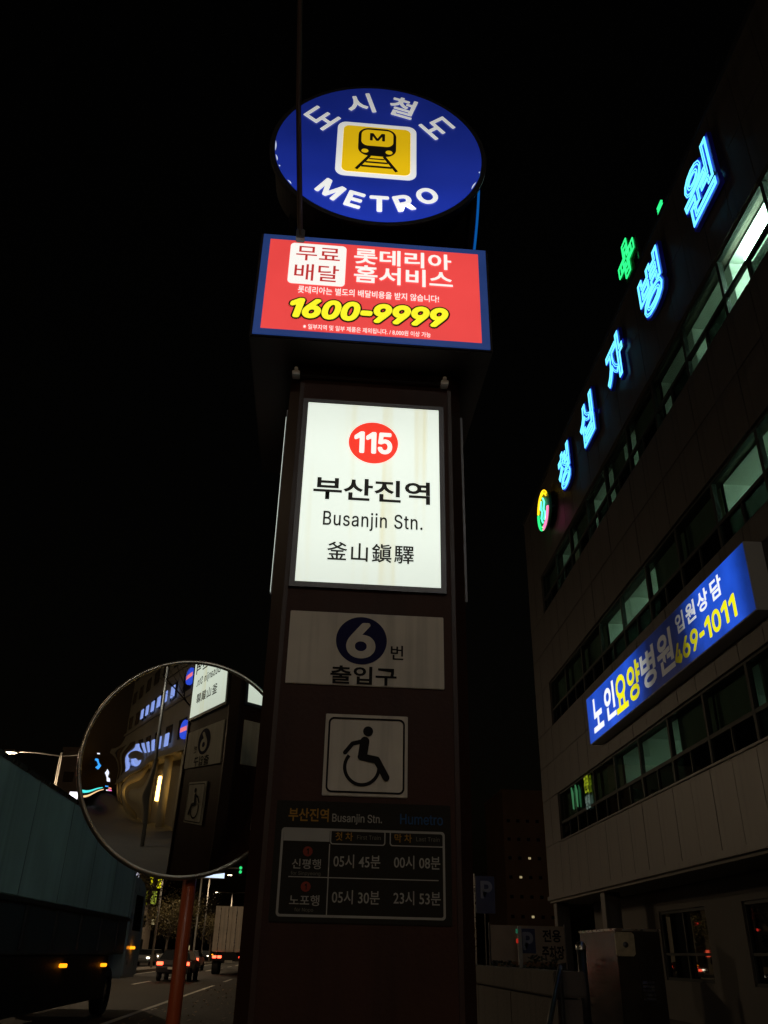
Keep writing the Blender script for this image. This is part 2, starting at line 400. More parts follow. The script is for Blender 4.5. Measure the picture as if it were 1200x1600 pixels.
    def train():
        bb = MB(); zc = 4.876; xc = -.046; y = -.6135
        o_ = rrect(xc, zc, .19, .205, .055, 8); bb.quad(*[(x, y, z) for x, z in o_])
        # rails and sleepers
        def bar(p, q, r):
            d = Vector((q[0]-p[0], q[1]-p[1])); n = Vector((-d.y, d.x)).normalized()*r
            bb.quad((p[0]+n.x, y, p[1]+n.y), (p[0]-n.x, y, p[1]-n.y), (q[0]-n.x, y, q[1]-n.y), (q[0]+n.x, y, q[1]+n.y))
        bar((xc-.035, 4.775), (xc-.1, 4.672), .008); bar((xc+.035, 4.775), (xc+.1, 4.672), .008)
        y -= .0004
        bar((xc-.038, 4.752), (xc+.038, 4.752), .0045); bar((xc-.055, 4.727), (xc+.055, 4.727), .006); bar((xc-.075, 4.697), (xc+.075, 4.697), .007)
        return bb
    add('train_symbol', 'rt', train, BLK, rs)
    def windscreen():
        bb = MB(); xc = -.046; y = -.6146
        o_ = rrect(xc, 4.905, .16, .118, .035, 8); bb.quad(*[(x, y, z) for x, z in o_])
        for s_ in (-1, 1): bb.quad(*[(x, y, z) for x, z in ell(xc+s_*.06, 4.806, .0175, .0145, 20)])
        return bb
    add('windscreen', 'rw', windscreen, DY, rs)
    add('lettering', 'small M', lambda: text('M', .07, .05, -.046, 4.91, -.6165, strike=.06), BLK, rs)
    for ch, x, z in (('도', -.335, 5.035), ('시', -.142, 5.165), ('철', .078, 5.165), ('도', .262, 5.035)):
        a = math.atan2(z-cz, x-cx)-math.pi/2
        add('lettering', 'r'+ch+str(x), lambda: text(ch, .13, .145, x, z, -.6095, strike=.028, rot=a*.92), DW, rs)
    for ch, x, z, ww in (('M', -.262, 4.52, .118), ('E', -.145, 4.463, .078), ('T', -.026, 4.447, .09), ('R', .092, 4.466, .088), ('O', .203, 4.527, .1)):
        a = math.atan2(z-cz, x-cx)+math.pi/2
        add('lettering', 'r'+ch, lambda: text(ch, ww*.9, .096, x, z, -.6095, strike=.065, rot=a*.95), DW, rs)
CHIP = glow('bare lit edge', (215, 225, 235), .8)
for a0, a1 in ((178, 187), (190, 195.5), (199, 200.5), (212, 216), (333, 340), (348, 349.5)):     # where the blue film has peeled at the rim
    pts = [(cx+rx*.992*math.cos(R(a0+(a1-a0)*q/6)), cz+rz_*.992*math.sin(R(a0+(a1-a0)*q/6))) for q in range(7)]
    pin = [(cx+rx*(.992-.012*math.sin(math.pi*q/6))*math.cos(R(a0+(a1-a0)*q/6)), cz+rz_*(.992-.012*math.sin(math.pi*q/6))*math.sin(R(a0+(a1-a0)*q/6))) for q in range(5, 0, -1)]
    place('peeled_edge', sheet(pts+pin, -.6065, .001), CHIP, [o_ for o_ in pyl.children if o_.name.startswith('round_metro_sign')][0])
# service rail with white end clips, below the advertisement
place('service_rail', MB().tube([(-.36, -.40, 3.567), (.30, -.40, 3.570)], .006, 8), M_black, pyl)
for x in (-.362, .303):
    place('rail_clip', MB().box(x-.017, x+.017, -.425, -.379, 3.556, 3.576).box(x-.008, x+.008, -.427, -.379, 3.5765, 3.594).mesh(bevel=.003), mat('white plastic', (.85, .85, .82), .35), pyl)
# timetable on the front face
tt = place('timetable', MB().box(-.3, .3, -.386, -.379, 1.385, 1.762).mesh(bevel=.002), M_plateb, pyl)
def tsheet(name, bb, m_): place(name, bb, m_, tt)
TY = -.3865
fo, fi = rrect(0, 1.538, .556, .272, .012), rrect(0, 1.538, .541, .257, .007)
tsheet('table_frame', ring(fo, fi, TY), M_dimw)
bb = MB().quad((-.27, TY-.002, 1.632), (-.115, TY-.002, 1.632), (-.115, TY-.002, 1.667), (-.27, TY-.002, 1.667))
bb.quad((-.1155, TY-.0025, 1.405), (-.112, TY-.0025, 1.405), (-.112, TY-.0025, 1.625), (-.1155, TY-.0025, 1.625))
bb.quad((-.245, TY-.003, 1.5195), (.255, TY-.003, 1.5195), (.255, TY-.003, 1.5225), (-.245, TY-.003, 1.5225))
tsheet('table_lines', bb, M_dimw)
for x in (-.0195, .183):
    tsheet('column_header', ring(rrect(x, 1.649, .188, .05, .01), rrect(x, 1.649, .18, .043, .007), TY-.001), M_dimw)
TYEL = mat('ochre print', (.3, .17, .03), .6, spec=.15); TRED = mat('red print', (.22, .035, .02), .6, spec=.15); TBLU = mat('blue print', (.02, .07, .17), .6, spec=.15)
TGRY = mat('grey print', (.16, .16, .14), .6, spec=.15)
for s_, w_, h_, x, z, m_, bo in (('부산진역', .137, .043, -.19, 1.716, TYEL, .02), ('Busanjin Stn.', .17, .033, -.024, 1.706, M_dimw, .012), ('Humetro', .147, .033, .198, 1.712, TBLU, .02),
        ('신평행', .096, .031, -.188, 1.561, M_dimw, .01), ('for Sinpyeong', .098, .014, -.189, 1.531, TGRY, 0), ('05시 45분', .157, .042, -.02, 1.573, M_dimw, .01), ('00시 08분', .157, .042, .183, 1.575, M_dimw, .01),
        ('노포행', .098, .032, -.188, 1.451, M_dimw, .01), ('for Nopo', .061, .014, -.188, 1.422, TGRY, 0), ('05시 30분', .157, .042, -.02, 1.464, M_dimw, .01), ('23시 53분', .157, .042, .183, 1.466, M_dimw, .01),
        ('첫 차', .059, .027, -.066, 1.65, TYEL, .012), ('First Train', .08, .014, .018, 1.649, TGRY, 0), ('막 차', .059, .027, .135, 1.65, TYEL, .012), ('Last Train', .08, .014, .22, 1.649, TGRY, 0)):
    place('lettering', text(s_, w_, h_, x, z, TY-.0035, bold=0 if s_.isascii() else bo, strike=bo if s_.isascii() else 0), m_, tt)
for z in (1.6, 1.492):
    place('line_number_disc', sheet(ell(-.186, z, .016, .0155, 24), TY), TRED, tt)
    place('lettering', digits('1', .006, .017, -.186, z, TY-.004, strike=.05), M_plateb, tt)

# ================================================================== ADVERTISING LIGHTBOX (wraps the column)
ad = thing('advertising_lightbox', 'wide red backlit advertisement box with yellow phone number below the round sign', 'lightbox', (.134, 3.38, 0))
place('housing', MB().box(-.53, .53, -.573, .573, 3.625, 4.24).mesh(bevel=.006), mat('dark brown housing', (.014, .009, .007), .55, 0, .2, 4, spec=.2), ad)
NAVY = glow('navy backlit film', (32, 56, 112), .9, noise=.15, nscale=4)
REDF = glow('red ad film', (230, 70, 68), 1.0, noise=.1, nscale=3)
ADW = glow('white ad print', (245, 244, 238), 1.0); ADY = glow('yellow ad print', (246, 240, 40), 1.0); ADR = glow('dark red ad print', (190, 50, 50), .9)
dx = .036
for k in (0, 2):
    fc = add('lit_face', 'af', lambda: MB().box(-.517, .517, -.58, -.5735, 3.638, 4.225), NAVY, ad, (0, 0, k*math.pi/2))
    add('red_field', 'ar', lambda: MB().box(-.484, .48, -.582, -.5805, 3.668, 4.195), REDF, fc)
    if k: continue
    place('white_field', sheet(rrect(-.297+dx, 4.056, .256, .245, .02), -.5825), ADW, fc)
    for s_, w_, h_, x, z, m_, bo, shr in (('무료', .2, .088, -.297, 4.117, ADR, .008, 0), ('배달', .2, .1, -.298, 4.003, ADR, .008, 0), ('롯데리아', .449, .096, .092, 4.127, ADW, .022, 0), ('홈서비스', .451, .106, .096, 4.018, ADW, .02, 0),
            ('롯데리아는 별도의 배달비용을 받지 않습니다!', .631, .042, -.059, 3.899, ADW, .01, 0), ('※ 일부지역 및 일부 제품은 제외됩니다. / 8,000원 이상 가능', .556, .03, -.06, 3.689, ADW, .006, 0)):
        place('lettering', text(s_, w_, h_, x+dx, z, -.5855, bold=bo, shear=shr), m_, fc)
    place('lettering', digits('1600-9999', .686, .096, -.056+dx, 3.79, -.5855, strike=.17, shear=.22), BLK, fc)
    place('lettering', digits('1600-9999', .686, .096, -.056+dx, 3.79, -.5875, strike=.085, shear=.22), ADY, fc)

rod = thing('thin_rod', 'thin dark brown rod rising past the left side of the round blue sign', 'rod', (-.214, 2.772, 4.2))
place('shaft', MB().tube([(0, 0, -.01), (-.07, 0, .9), (-.165, 0, 2.5)], .0135, 10), mat('brown rod', (.05, .028, .02), .5, .3), rod)
place('bracket', MB().box(-.02, .02, -.012, .025, -.02, .035).mesh(bevel=.004), M_darkst, rod)

# ================================================================== TRAFFIC MIRROR
tm = thing('traffic_mirror', 'large round convex traffic mirror on an orange pole beside the pylon', 'mirror', (-.56, 4.25, 0))
az, el = .2755, -.034
nrm = Vector((math.sin(az)*math.cos(el), -math.cos(az)*math.cos(el), math.sin(el)))
Mm = Matrix.Translation(Vector((-.607, 4.12, 2.088))-Vector(tm.location)) @ nrm.to_track_quat('Z', 'Y').to_matrix().to_4x4()
RM, rad = 5.19, .495
def mirror_mesh():
    bb = MB(); nr, ns = 70, 128
    toloc = Mm.inverted().to_3x3()
    rx_ = (toloc @ Vector((1, 0, 0))); rz_ = (toloc @ Vector((0, 0, 1)))
    dents = [(-.25, .0, .035, -.0007), (-.33, -.16, .06, .0032), (-.41, .02, .04, .0016), (-.35, -.2, .035, -.0018), (-.42, -.1, .05, -.0012)]
    def h(x, y):
        r2 = x*x+y*y; z = math.sqrt(RM*RM-r2)-RM
        p = Vector((x, y, 0)); u, v = p.dot(rx_), p.dot(rz_)
        for du, dv, s_, a in dents: z += a*math.exp(-((u-du)**2+(v-dv)**2)/(2*s_*s_))
        return z
    bb.v.append((0, 0, h(0, 0)))
    for i in range(1, nr+1):
        r = rad*i/nr
        for j in range(ns):
            a = 2*math.pi*j/ns; x, y = r*math.cos(a), r*math.sin(a); bb.v.append((x, y, h(x, y)))
    for j in range(ns): bb.f.append((0, 1+j, 1+(j+1) % ns))
    for i in range(nr-1):
        for j in range(ns):
            a = 1+i*ns+j; b_ = 1+i*ns+(j+1) % ns; bb.f.append((a, a+ns, b_+ns, b_))
    bb.v = [tuple(Mm @ Vector(v)) for v in bb.v]
    return bb.mesh(smooth=True)
place('mirror_face', mirror_mesh(), mat('mirror silver', (.72, .74, .7), .012, 1.0), tm)
edge = math.sqrt(RM*RM-rad*rad)-RM
prof = [(rad-.004, edge-.002), (rad-.004, edge+.006), (rad+.004, edge+.012), (rad+.014, edge+.004), (rad+.016, edge-.03), (rad+.006, edge-.05)]
bb = MB().lathe(prof, 96, Mm); place('rim', bb.mesh(smooth=True), mat('steel rim', (.5, .47, .4), .3, .9, .2, 12), tm)
bb = MB().lathe([(rad+.006, edge-.05), (rad*.9, edge-.085), (rad*.55, edge-.12), (.001, edge-.13)], 64, Mm); place('back_shell', bb.mesh(smooth=True), mat('orange shell', (.45, .09, .02), .5), tm)
M_orange = mat('orange pole paint', (.42, .075, .018), .38, 0, .15, 5, coat=.3)
place('pole', MB().tube([(0, 0, 0), (0, 0, 2.25)], .0305, 20).mesh(smooth=True), M_orange, tm)
place('pole_cap', MB().lathe([(.033, 2.25), (.033, 2.27), (.02, 2.285), (.001, 2.29)], 20), M_orange, tm)
place('clamp', MB().box(-.06, .06, -.07, .04, 2.03, 2.09).mesh(bevel=.006), M_darkst, tm)
place('base_plate', MB().box(-.12, .12, -.12, .12, 0, .015).mesh(bevel=.004), M_darkst, tm)

# ================================================================== HOSPITAL BUILDING (right)
HANG = math.atan2(-1, -.03)
hos = thing('hospital_building', 'dark granite clad hospital block with ribbon windows and blue neon letters along its top', 'building', (8, 20, 0), HANG)
U0, U1 = -11.26, 16.0
bands = [(4.78, 6.3), (8.62, 10.18), (12.85, 14.4)]
bays = [-9.0+2.08*i for i in range(12)]      # bay edges along the facade
spand = [(3.05, 4.78), (6.3, 8.62), (10.18, 12.85), (14.4, 17.8)]
# structure behind the cladding
bb = MB()
bb.box(U0+.02, U1, 4.2, 14, 0, 17.6)                                   # core
for z0, z1 in spand: bb.box(U0+.02, U1, .03, 4.2, z0+.01, z1-.01)       # spandrel and slab
bb.box(U0+.02, U0+.3, .03, 4.2, 3.06, 17.6); bb.box(bays[-1], U1, .03, 4.2, 3.06, 17.6)
bb.box(U0+.3, bays[0], .03, 4.2, 3.06, 17.6)
place('wall', bb, M_concr, hos)
# granite panels
PW = 1.04
pan = {}
def panel(w_, h_):
    k = (round(w_, 3), round(h_, 3))
    if k not in pan:
        pan[k] = MB().box(0, w_, 0, .026, 0, h_).mesh('panel', bevel=.004); pan[k].materials.append(M_granite)
    return pan[k]
def clad(u0, u1, z0, z1, nrow):
    n = round((u1-u0)/PW); w_ = (u1-u0)/n; h_ = (z1-z0)/nrow
    for j in range(nrow):
        for i in range(n):
            place('panel', panel(w_-.014, h_-.014), None, hos, (u0+i*w_+.007, random.uniform(-.004, .003), z0+j*h_+.007))
for (z0, z1), nr in zip(spand, (1, 2, 2, 2)): clad(U0, U1, z0+(.14 if nr == 1 else 0), z1, nr)
for z0, z1 in bands: clad(U0, bays[0], z0, z1, 1); 
for z0, z1 in bands: clad(bays[-1], U1, z0, z1, 1)
place('ledge', MB().box(U0-.02, U1, -.06, .025, 3.05, 3.19).mesh(bevel=.012), M_granite, hos)
place('parapet_cap', MB().box(U0-.03, U1, -.05, .4, 17.8, 17.88), M_darkst, hos)
place('soffit', MB().box(U0, U1, .026, 1.4, 2.98, 3.05), mat('soffit board', (.2, .19, .17), .8), hos)
# windows
ROOMW = mat('room paint', (.6, .64, .58), .8)
tubes = {}
def room(u0, u1, z0, z1, level, tu=None, col=(222, 255, 236)):
    level *= 12
    place('room_lining', MB().quad((u0,.34,z1-.03),(u1,.34,z1-.03),(u1,4.1,z1-.03),(u0,4.1,z1-.03)).quad((u0,4.1,z0-.6),(u1,4.1,z0-.6),(u1,4.1,z1-.03),(u0,4.1,z1-.03))
          .quad((u0,.34,z0-.6),(u0,4.1,z0-.6),(u0,4.1,z1-.03),(u0,.34,z1-.03)).quad((u1,.34,z0-.6),(u1,4.1,z0-.6),(u1,4.1,z1-.03),(u1,.34,z1-.03)).quad((u0,.34,z0-.6),(u1,.34,z0-.6),(u1,4.1,z0-.6),(u0,4.1,z0-.6)), ROOMW, hos)
    m_ = glow('ceiling tube %g' % level, col, level)
    for vv in ((1.0, 2.6) if tu is None else tu):
        place('ceiling_lamp', MB().box(u0+.35, u1-.35, vv-.09, vv+.09, z1-.32, z1-.24).mesh(bevel=.02), m_, hos)
LIT = {(0, 3): .4, (0, 4): .4, (0, 8): .2, (1, 3): 1.2, (1, 4): 1.2, (1, 7): 1.7, (1, 8): 1.4, (1, 9): .6, (2, 1): .6, (2, 3): .75, (2, 4): .7, (2, 6): .3, (2, 7): 1.5, (2, 8): 4.5, (2, 9): 4.0, (2, 10): 3.0, (0, 6): .1, (0, 7): .1}
NB = len(bays)-1
bw = 2.08
for bi, (z0, z1) in enumerate(bands):
    tz = z0+.56
    wfr = MB().box(0, .05, .06, .16, 0, z1-z0).box(bw-.05, bw, .06, .16, 0, z1-z0).box(.05, bw-.05, .06, .16, 0, .05).box(.05, bw-.05, .06, .16, z1-z0-.05, z1-z0).box(.05, bw-.05, .065, .155, .52, .6).box(bw/2-.025, bw/2+.025, .065, .155, .05, .52).mesh('window')
    wfr.materials.append(M_frame)
    pane = MB().box(.05, bw-.05, .1, .108, .6, z1-z0-.05).mesh('pane'); hp = MB().box(.05, bw/2-.025, .1, .108, .05, .52).mesh('hopper_pane'); hp2 = MB().box(bw/2+.025, bw-.05, .1, .108, .05, .52).mesh('hopper_pane')
    for m_ in (pane, hp, hp2): m_.materials.append(M_glass if m_ is pane or (bi == 2 and m_ is hp) else M_glassd)
    for i in range(NB):
        u = bays[i]
        wi = place('window', wfr, None, hos, (u, 0, z0))
        place('pane', pane, None, wi)
        q1 = place('hopper_pane', hp, None, wi); q2 = place('hopper_pane', hp2, None, wi)
        lv = LIT.get((bi, i))
        if lv: room(u+.01, u+bw-.01, z0, z1, lv, tu=(.55, 2.4) if lv > 2 else (2.2, 3.4))
        if not lv or (bi == 2 and i == 4) or (bi == 0 and i not in (3, 4)):
            d = .3; uu = (u+.06, u+bw-.06) if not lv else (u+.06, u+bw*.55)
            if bi == 0 and lv: uu = (u+.06, u+bw-.3)
            place('blind', MB().box(uu[0]-u, uu[1]-u, d, d+.01, .06, z1-z0-.05), M_blind, wi)
        if bi == 0 and i == 0:      # open hopper at the far corner
            q1.location = (0, -.02, .1); q1.rotation_euler = (R(-28), 0, 0)
        if (bi*5+i*3) % 7 == 2:     # dim paper notices on the small panes
            place('paper_notice', MB().box(.2, .62, .111, .114, .12, .46), mat('paper', (.6, .62, .55), .8), wi)
place('sill', MB().box(bays[0], bays[-1], -.045, .06, 4.735, 4.785).mesh(bevel=.008), M_granite, hos)
# ground floor, set back
gw = MB()
gwins = [(-3.9, -.8), (1.2, 4.4), (6.2, 9.5)]
gu = U0+1.2
for a, c in gwins:
    gw.box(gu, a, 1.2, 1.5, 0, 2.97); gw.box(a, c, 1.2, 1.5, 0, .86); gw.box(a, c, 1.2, 1.5, 2.45, 2.97); gu = c
gw.box(gu, U1, 1.2, 1.5, 0, 2.97)
place('ground_floor_wall', gw, mat('grey render', (.075, .068, .06), .8, 0, .25, 1.4, .15, 30), hos)
for a, c in gwins:
    f = place('window', MB().box(a, a+.07, 1.24, 1.36, .86, 2.45).box(c-.07, c, 1.24, 1.36, .86, 2.45).box(a+.07, c-.07, 1.24, 1.36, 2.38, 2.45).box(a+.07, c-.07, 1.24, 1.36, .86, .93).box((a+c)/2-.04, (a+c)/2+.04, 1.25, 1.35, .93, 2.38).box(a+.07, c-.07, 1.25, 1.34, 1.42, 1.48), M_frame, hos)
    for x0, x1 in ((a+.07, (a+c)/2-.04), ((a+c)/2+.04, c-.07)):
        place('pane', MB().box(x0, x1, 1.29, 1.298, 1.48, 2.38), M_glassd, f); place('pane', MB().box(x0, x1, 1.291, 1.299, .93, 1.42), M_glassd, f)
    place('blind', MB().box(a+.07, (a+c)/2-.1, 1.4, 1.41, .93, 2.38), M_blind, f)
for u in (-10.9, -5.2): place('pillar', MB().box(u-.22, u+.22, .1, .54, 0, 2.98).mesh(bevel=.02), M_granite, hos)
place('rooftop_room', MB().box(3.9, 8.5, 1.5, 6, 17.6, 20.4).mesh(bevel=.03), M_concr, hos)
# glowing lettering and shapes painted as a reflection in the far corner window
place('painted_reflection', text('전문', .5, .5, -5.62, 6.02, .055, bold=.03), glow('yellow window reflection', (170, 190, 30), .5), hos)
place('painted_reflection', text('병원', .5, .42, -5.62, 5.5, .055, bold=.03), glow('pale window reflection', (120, 150, 140), .4), hos)
for u in (-7.35, -6.85): place('painted_reflection', MB().prism([(u, 5.55), (u+.16, 5.5), (u+.2, 6.0), (u+.05, 6.2), (u-.08, 6.22)], .05, .055, 'y'), glow('green window reflection', (70, 150, 100), .4), hos)

# blue lightbox sign on the facade
sg = thing('lightbox_sign', 'long blue backlit hospital sign box with white and yellow Korean lettering and phone number', 'sign', (8, 20, 0), HANG)
place('housing', MB().box(-3.42, 7.16, -.345, -.002, 6.70, 8.02).mesh(bevel=.01), mat('grey sign casing', (.42, .43, .42), .5, .1), sg)
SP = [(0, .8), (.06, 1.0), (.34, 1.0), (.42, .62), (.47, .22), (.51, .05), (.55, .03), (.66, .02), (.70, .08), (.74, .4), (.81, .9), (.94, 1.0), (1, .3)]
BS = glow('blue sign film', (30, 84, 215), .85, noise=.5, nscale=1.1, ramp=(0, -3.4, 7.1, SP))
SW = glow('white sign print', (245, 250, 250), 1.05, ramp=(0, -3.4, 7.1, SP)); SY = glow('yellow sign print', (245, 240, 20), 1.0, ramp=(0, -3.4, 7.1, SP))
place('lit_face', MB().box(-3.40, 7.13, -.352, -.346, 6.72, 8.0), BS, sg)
for ch, u, z, w_, h_, m_ in (('노', -2.42, 7.36, .95, .93, SW), ('인', -1.28, 7.38, .92, .92, SW), ('요', -.30, 7.34, .95, .93, SY), ('양', .72, 7.34, .95, .92, SY), ('병', 1.78, 7.34, .98, .9, SW), ('원', 2.9, 7.34, .98, .92, SW),
        ('입', 3.92, 7.67, .46, .42, SW), ('원', 4.52, 7.67, .5, .42, SW), ('상', 5.16, 7.67, .52, .42, SW), ('담', 5.82, 7.67, .5, .42, SW)):
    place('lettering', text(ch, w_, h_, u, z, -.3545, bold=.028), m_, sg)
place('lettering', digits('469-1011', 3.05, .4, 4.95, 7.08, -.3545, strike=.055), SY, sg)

# neon roof letters
ns = thing('neon_letter_sign', 'five blue white neon Korean letters along the hospital parapet', 'neon sign', (8, 20, 0), HANG)
TRAY = mat('blue letter tray', (.02, .03, .8), .5)
NEON = glow('blue white neon tube', (105, 215, 255), 1.7)
for ch, u in (('청', -4.0), ('십', -1.1), ('자', 1.88), ('병', 4.88), ('원', 8.0)):
    t_ = place('neon_letter', text(ch, 1.58, 1.62, u, 16.28, -.09, bold=.06, extrude=.03), TRAY, ns)
    place('neon_tube', text(ch, 1.44, 1.49, u, 16.28, -.17, bold=.03, tube=.0075), NEON, t_)
    place('neon_tube', text(ch, 1.33, 1.38, u, 16.28, -.168, bold=-.006, tube=.0075), NEON, t_)
    place('standoff', MB().tube([(u-.4, 0, 16.4), (u-.4, -.06, 16.4)], .03, 6).tube([(u+.4, 0, 16.4), (u+.4, -.06, 16.4)], .03, 6), M_darkst, t_)
# round neon emblem near the far corner
em = thing('neon_emblem', 'round neon emblem with yellow, green and pink ring at the far end of the letters', 'neon sign', (8, 20, 0), HANG)
eu, ez = -6.55, 16.0
place('backing', MB().prism(ell(eu, ez, .78, .74, 40), -.3, -.2, 'y'), mat('green backing', (.02, .16, .06), .5), em)
place('bracket', MB().box(eu-.4, eu+.4, -.2, 0, ez-.05, ez+.05), M_darkst, em)
def arc(a0, a1, r, y=-.36, rr=.03):
    return MB().tube([(eu+r*math.cos(R(a0+(a1-a0)*k/24)), y, ez+r*.95*math.sin(R(a0+(a1-a0)*k/24))) for k in range(25)], rr, 8)
for a0, a1, nm, c_ in ((30, 165, 'yellow', (255, 205, 25)), (168, 255, 'green', (40, 220, 120)), (258, 345, 'pink', (255, 120, 170))):
    place('neon_tube', arc(a0, a1, .78), glow(nm+' neon', c_, 1.6), em); place('neon_tube', arc(a0, a1, .67), glow(nm+' neon', c_, 1.6), em)
for sgn in (-1, 1):
    place('neon_tube', MB().tube([(eu+sgn*.12, -.36, ez-.45), (eu+sgn*.28, -.36, ez-.2), (eu+sgn*.1, -.36, ez), (eu+sgn*.3, -.36, ez+.2), (eu+sgn*.12, -.36, ez+.45)], .035, 8), glow('mint neon', (90, 255, 200), 1.8), em)
# green rooftop neon
gr = thing('rooftop_neon_sign', 'small green neon cross sign standing on the hospital roof behind the letters', 'neon sign', (8, 20, 0), HANG)
place('frame', MB().box(2.7, 2.78, .2, .28, 17.85, 19.3).box(3.7, 3.78, .2, .28, 17.85, 19.3).box(2.6, 3.9, .21, .27, 18.4, 18.46), M_darkst, gr)
cross = [(3.05,18.35),(3.4,18.35),(3.4,18.75),(3.85,18.75),(3.85,19.1),(3.4,19.1),(3.4,19.55),(3.05,19.55),(3.05,19.1),(2.6,19.1),(2.6,18.75),(3.05,18.75)]
place('backing', MB().prism(cross, .12, .2, 'y'), mat('green backing', (.02, .16, .06), .5), gr)
for s_ in (1.0, .7, .4):
    p = [(3.225+(x-3.225)*s_, .06, 18.95+(z-18.95)*s_) for x, z in cross]; place('neon_tube', MB().tube(p+[p[0]], .022, 6), glow('green neon', (70, 255, 150), 1.5), gr)
g2 = thing('roof_lamp', 'tiny green lamp on the hospital roof beside the neon cross', 'lamp', (8, 20, 0), HANG)
for k in range(3): place('bar', MB().box(5.72, 6.0, -.03, .02, 17.92+k*.09, 17.965+k*.09), glow('green neon', (70, 255, 150), 1.5), g2)
place('post', MB().tube([(5.86, .05, 17.87), (5.86, .05, 18.2)], .02, 6), M_darkst, g2)

# ================================================================== RIGHT FOREGROUND: stair wall, cabinet, parking signs
wl = thing('stair_wall', 'low grey concrete wall beside the subway stairs right of the pylon', 'wall', (2.2, 8.2, 0))
for k in range(4):
    place('concrete_slab', MB().box(0, .22, k*1.9+.006, k*1.9+1.894, 0, .985).mesh(bevel=.008), M_concr, wl)
place('coping', MB().box(-.03, .25, -.03, 7.65, 1.0, 1.2).mesh(bevel=.012), M_concr, wl)
hr = thing('handrail', 'dark sloping handrail at the near end of the low wall', 'handrail', (2.5, 7.2, 0))
place('rail', MB().tube([(-.75, .0, .5), (-.62, .2, .76), (-.32, .8, 1.2), (-.27, .95, 1.23)], .022, 10).mesh(smooth=True), M_darkst, hr)
for t_ in ((-.62, .2, .75), (-.28, .93, 1.22)): place('post', MB().tube([(t_[0], t_[1], 0), (t_[0], t_[1], t_[2])], .02, 8), M_darkst, hr)
bl = thing('steel_post', 'short polished steel post with domed cap left of the metal cabinet', 'post', (5.25, 17.6, 0))
place('shaft', MB().tube([(0, 0, 0), (0, 0, 1.45)], .09, 16).mesh(smooth=True), M_darkst, bl)
place('cap', MB().lathe([(.1, 1.45), (.1, 1.53), (.07, 1.58), (.001, 1.6)], 20).mesh(smooth=True), M_steel, bl)
cb = thing('utility_cabinet', 'tall stainless steel utility cabinet with louvres before the hospital', 'cabinet', (5.75, 17.0, 0))
place('body', MB().box(0, .85, 0, 2.3, .08, 1.78).mesh(bevel=.012), mat('dull stainless', (.12, .115, .105), .2, .95, .2, 3, .04, 14), cb)
place('plinth', MB().box(-.03, .88, -.03, 2.33, 0, .08), M_concr, cb)
place('top', MB().box(-.02, .87, -.02, 2.32, 1.78, 1.82).mesh(bevel=.008), M_steel, cb)
pl_ = place('notice_plate', MB().prism([(.02,1.36),(.3,1.36),(.34,1.4),(.34,1.72),(.3,1.76),(.02,1.76),(-.02,1.72),(-.02,1.4)], -.04, -.012, 'y'), mat('yellowed plate', (.5, .45, .3), .35, .3, .3, 10), cb)
place('boss', MB().lathe([(.05, 0), (.05, .02), (.001, .03)], 16, Matrix.Translation((.16, -.04, 1.55)) @ Matrix.Rotation(R(90), 4, 'X')), M_darkst, pl_)
for k in range(5): place('louvre', MB().prism([(-.001, .66+k*.065), (-.02, .665+k*.065), (-.001, .7+k*.065)], .42, .64, 'x').mesh(), M_steel, cb)
place('door_seam', MB().box(.4, .408, -.004, .0, .12, 1.34), M_black, cb)
ps = thing('parking_sign', 'dark blue parking sign with a large letter P on a post behind the low wall', 'sign', (4.86, 25, 0))
place('board', MB().box(-.27, .27, -.03, .03, 2.35, 3.3).mesh(bevel=.01), mat('dark blue sheet', (.02, .03, .09), .4), ps)
place('lettering', text('P', .28, .4, .03, 2.95, -.034, strike=.06), mat('grey blue print', (.2, .22, .28), .5), ps)
place('post', MB().tube([(-.3, 0, 0), (-.3, 0, 3.35)], .022, 8), M_steel, ps)
pb = thing('parking_banner', 'wide pale banner with blue P and Korean parking lettering behind the low wall', 'banner', (5.8, 24.2, 0))
place('cloth', MB().box(-1.0, 1.0, -.01, .01, 1.2, 2.05), mat('pale banner cloth', (.3, .24, .18), .8, 0, .2, 2), pb)
place('blue_square', MB().box(-.2, .2, -.014, -.0105, 1.4, 1.98), mat('dark blue sheet', (.02, .03, .09), .4), pb)
place('lettering', text('P', .24, .38, 0, 1.69, -.018, strike=.06), mat('grey blue print', (.2, .22, .28), .5), pb)
place('lettering', text('전용', .5, .3, .65, 1.82, -.014, bold=.03), M_print, pb); place('lettering', text('주차장', .6, .32, .66, 1.43, -.014, bold=.03), M_print, pb)
for x in (-1.02, 1.02): place('post', MB().tube([(x, 0, 0), (x, 0, 2.1)], .03, 8), M_darkst, pb)
rp = thing('reflector_post', 'pale post with glowing red and green reflectors left of the parking banner', 'post', (5.35, 23.2, 0))
place('shaft', MB().box(-.05, .05, -.05, .05, 0, 2.0).mesh(bevel=.01), M_dimw, rp)
place('reflector', MB().box(-.09, -.052, -.06, .0, 1.62, 1.72), glow('red reflector', (200, 40, 25), .5), rp); place('reflector', MB().box(-.09, -.052, -.06, .0, 1.84, 1.94), glow('glowing green reflector', (40, 120, 90), .4), rp)  # emission stands in for the light these reflectors would send back
